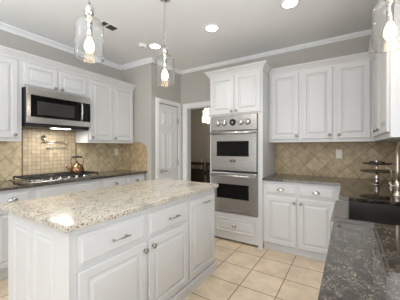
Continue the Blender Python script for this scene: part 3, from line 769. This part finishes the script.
# ------------------------------------------------------------ pendants
def make_pendant(label):
    r = thing('pendant_light', label, 'pendant lamp', (0, 0, 0), 'glass pendants')
    zb, zs = 1.900, 2.190
    R = 0.092
    prof = [(R-0.009, zb), (R, zb+0.003), (R+0.003, zb+0.012), (R-0.003, zs-0.065)] + [(R-0.068+0.065*math.cos(a), zs-0.065+0.065*math.sin(a)) for a in [PI/2*k/6 for k in range(1, 7)]] + [(0.030, zs+0.006), (0.026, zs+0.02)]
    inner = [(max(rr_-0.004, 0.02), z_) for rr_, z_ in prof[::-1]]
    link('glass_shade', lathe(B(), (0, 0, 0), (0, 0, 1), prof+inner+[prof[0]], 36, cap=False), M['glass'], r)
    link('socket', lathe(B(), (0, 0, 0), (0, 0, 1), [(0.013, zb+0.150), (0.017, zb+0.152), (0.019, zs-0.06), (0.022, zs), (0.031, zs+0.002), (0.031, zs+0.065), (0.022, zs+0.078), (0.008, zs+0.082), (0.007, zs+0.10)], 20), M['steel_h'], r)
    link('bulb', lathe(B(), (0, 0, 0), (0, 0, 1), [(0.004, zb+0.050), (0.022, zb+0.055), (0.032, zb+0.078), (0.032, zb+0.098), (0.025, zb+0.122), (0.016, zb+0.140), (0.013, zb+0.150)], 18), M['bulb'], r)
    b = B(); z = zs+0.113; k = 0
    while z < H-0.03:
        torus(b, (0, 0, z), (1, 0, 0) if k % 2 else (0, 1, 0), 0.017, 0.0028, 0.55); z += 0.027; k += 1
    link('chain', b, M['steel_h'], r)
    link('canopy', lathe(B(), (0, 0, 0), (0, 0, 1), [(0.006, H-0.035), (0.02, H-0.03), (0.055, H-0.012), (0.06, H)], 24), M['steel_h'], r)
    return r
PL = [((-1.494, 0.945), 'clear glass pendant above the near left end of the island'),
      ((-1.494, 1.722), 'clear glass pendant above the far end of the island, near the pantry door'),
      ((0.210, 1.797), 'clear glass pendant over the sink, cut by the right photo edge')]
p0 = make_pendant(PL[0][1])
for i, ((x, y), lab) in enumerate(PL):
    o = p0 if i == 0 else copy_tree(p0)
    o.location = (x, y, 0); o['label'] = lab
    ld = bpy.data.lights.new('pendant_glow', 'POINT'); ld.energy = lum(LV['pend']); ld.shadow_soft_size = 0.04; ld.color = hue(LV['pend'])
    lo = bpy.data.objects.new('pendant_glow', ld); COL.objects.link(lo); lo.location = (x, y, 1.96)

# ------------------------------------------------------------ recessed lights, vent, smoke detector
RL = [((-2.318, 2.462), 'lit recessed ceiling light nearest the pantry door'), ((-1.390, 2.459), 'lit recessed ceiling light in front of the oven tower'), ((-0.494, 2.451), 'lit recessed ceiling light above the right counter, at the photo top')]
c_first = None
for (x, y), lab in RL:
    if c_first is None:
        c_first = thing('recessed_light', lab, 'ceiling light', (0, 0, H), 'recessed ceiling lights')
        link('trim_ring', lathe(B(), (0, 0, H), (0, 0, -1), [(0.092, 0), (0.092, 0.004), (0.072, 0.008), (0.070, 0.003)], 30, cap=False), M['trim'], c_first)
        link('lens', lathe(B(), (0, 0, H), (0, 0, -1), [(0.071, 0.001), (0.070, 0.006), (0.05, 0.009), (0.001, 0.010)], 30), M['lens'], c_first)
        o = c_first
    else: o = copy_tree(c_first)
    o.location = (x, y, H); o['label'] = lab
    ld = bpy.data.lights.new('downlight', 'SPOT'); ld.energy = lum(LV['down']); ld.spot_size = math.radians(100); ld.spot_blend = 0.7; ld.shadow_soft_size = 0.06; ld.color = hue(LV['down'])
    lo = bpy.data.objects.new('downlight', ld); COL.objects.link(lo); lo.location = (x, y, H-0.02)
r = thing('air_vent', 'small brown ceiling air vent beside the near pendant', 'air vent', (-2.40, 1.76, H))
b = B(); vx0, vx1, vy0, vy1 = -2.463, -2.336, 1.654, 1.868
for x0, x1, y0, y1 in ((vx0, vx0+0.010, vy0, vy1), (vx1-0.010, vx1, vy0, vy1), (vx0, vx1, vy0, vy0+0.010), (vx0, vx1, vy1-0.010, vy1), (vx0, vx1, 1.732, 1.746)):
    box(b, x0, x1, y0, y1, H-0.008, H, 0.002)
link('frame', b, M['ceil'], r)
b = B()
for k in range(9):
    y = vy0+0.014+k*0.0215
    box(b, vx0+0.008, vx1-0.008, y, y+0.013, H-0.006, H-0.002)
link('louvres', b, M['vent'], r)
link('backing', box(B(), vx0+0.006, vx1-0.006, vy0+0.006, vy1-0.006, H-0.0018, H-0.0002), M['vent'], r)
r = thing('smoke_detector', 'white round smoke detector on the ceiling beside a recessed light', 'smoke detector', (-2.44, 2.34, H))
link('housing', lathe(B(), (-2.44, 2.34, H), (0, 0, -1), [(0.058, 0), (0.058, 0.012), (0.050, 0.024), (0.048, 0.030), (0.03, 0.036), (0.001, 0.037)], 26), M['trim'], r)
link('test_button', lathe(B(), (-2.44, 2.34, H-0.036), (0, 0, -1), [(0.011, 0), (0.010, 0.003), (0.001, 0.003)], 14), M['dark'], r)

# ------------------------------------------------------------ dining room
tx, ty = -2.95, 5.35
r = thing('dining_table', 'dark wooden dining table in the room beyond the cased opening', 'table', (tx, ty, 0))
link('tabletop', box(B(), tx-0.55, tx+0.55, ty-0.75, ty+0.75, 0.73, 0.765, 0.006), M['wood'], r)
link('apron', box(B(), tx-0.47, tx+0.47, ty-0.67, ty+0.67, 0.65, 0.73), M['wood'], r)
for sx in (-1, 1):
    for sy in (-1, 1):
        link('leg', lathe(B(), (tx+sx*0.46, ty+sy*0.66, 0), (0, 0, 1), [(0.025, 0), (0.03, 0.06), (0.022, 0.1), (0.04, 0.4), (0.035, 0.6), (0.045, 0.65)], 12), M['wood'], r)
r = thing('candlestick', 'silver candlestick on the dark dining table beyond the opening', 'candlestick', (0, 0, 0))
r.location = (-3.03, 4.85, 0.7655)
b = lathe(B(), (-3.03, 4.85, 0.7655), (0, 0, 1), [(0.06, 0), (0.06, 0.008), (0.02, 0.03), (0.014, 0.07), (0.03, 0.09), (0.014, 0.11), (0.018, 0.16), (0.035, 0.175), (0.03, 0.185)], 16); link('stem', b, M['silver'], r)
link('candle', lathe(B(), (-3.03, 4.85, 0.9475), (0, 0, 1), [(0.012, 0), (0.012, 0.07), (0.001, 0.072)], 10), M['linen'], r)
def make_chair(label):
    r = thing('dining_chair', label, 'chair', (0, 0, 0), 'dining chairs')
    link('seat', box(B(), -0.22, 0.22, -0.02, 0.42, 0.43, 0.475, 0.008), M['wood'], r)
    for x in (-0.20, 0.20):
        link('leg', tube(B(), [(x, 0.39, 0), (x, 0.39, 0.43)], [0.016, 0.022], 10), M['wood'], r)
        link('leg', tube(B(), [(x, -0.06, 0), (x, 0.0, 0.45), (x, -0.05, 0.99)], [0.018, 0.022, 0.018], 10), M['wood'], r)
    b = B(); box(b, -0.22, 0.22, -0.065, -0.035, 0.935, 1.00, 0.006); box(b, -0.20, 0.20, -0.045, -0.02, 0.58, 0.855, 0.004)
    k_ = link('backrest', b, M['wood'], r)
    for k in range(6):
        x = -0.15+0.06*k
        link('spindle', tube(B(), [(x, -0.034, 0.85), (x, -0.048, 0.94)], 0.008, 8), M['wood'], k_)
    return r
CH = [((-2.72, 4.14), 0.0, 'dark spindle-back dining chair nearest the left jamb of the opening'), ((-2.24, 4.14), 0.0, 'dark spindle-back dining chair half hidden by the oven tower')]
c0_ = make_chair(CH[0][2])
for i, ((x, y), rz, lab) in enumerate(CH):
    o = c0_ if i == 0 else copy_tree(c0_)
    o.location = (x, y, 0); o.rotation_euler = (0, 0, rz); o['label'] = lab
hx, hy = -2.98, 5.3
r = thing('chandelier', 'bright crystal chandelier hanging beyond the cased opening', 'chandelier', (hx, hy, 1.95))
b = B(); torus(b, (hx, hy, 2.33), (0, 0, 1), 0.20, 0.008, 1, 24); torus(b, (hx, hy, 2.12), (0, 0, 1), 0.26, 0.010, 1, 24); tube(b, [(hx, hy, 2.0), (hx, hy, 2.748)], 0.007, 8)
for k in range(6):
    a = 2*PI*k/6; tube(b, [(hx, hy, 2.04), (hx+0.14*math.cos(a), hy+0.14*math.sin(a), 2.05), (hx+0.26*math.cos(a), hy+0.26*math.sin(a), 2.13)], 0.006, 6)
link('frame', b, M['silver'], r)
for ring, (R_, z_, n_, L_) in enumerate(((0.20, 2.32, 16, 5), (0.26, 2.10, 20, 4), (0.12, 2.06, 10, 4))):
    for k in range(n_):
        a = 2*PI*k/n_; b = B()
        for j in range(L_): ball(b, (hx+R_*math.cos(a), hy+R_*math.sin(a), z_-0.02-0.036*j), 0.015, 1.2, 6)
        link('crystal_strand', b, M['crystal'], r)
for k in range(6):
    a = 2*PI*k/6
    link('candle_bulb', lathe(B(), (hx+0.26*math.cos(a), hy+0.26*math.sin(a), 2.135), (0, 0, 1), [(0.010, 0), (0.010, 0.06), (0.016, 0.075), (0.010, 0.10), (0.001, 0.115)], 10), M['lens'], r)
ld = bpy.data.lights.new('chandelier_glow', 'POINT'); ld.energy = 30; ld.shadow_soft_size = 0.2; ld.color = (1.0, 0.93, 0.82)
lo = bpy.data.objects.new('chandelier_glow', ld); COL.objects.link(lo); lo.location = (hx, hy, 2.55)
# light under the microwave
area('cooktop_light', (-3.10, 1.56, 1.53), (0, 0, 0), 0.12, 0.30, LV['cook'])
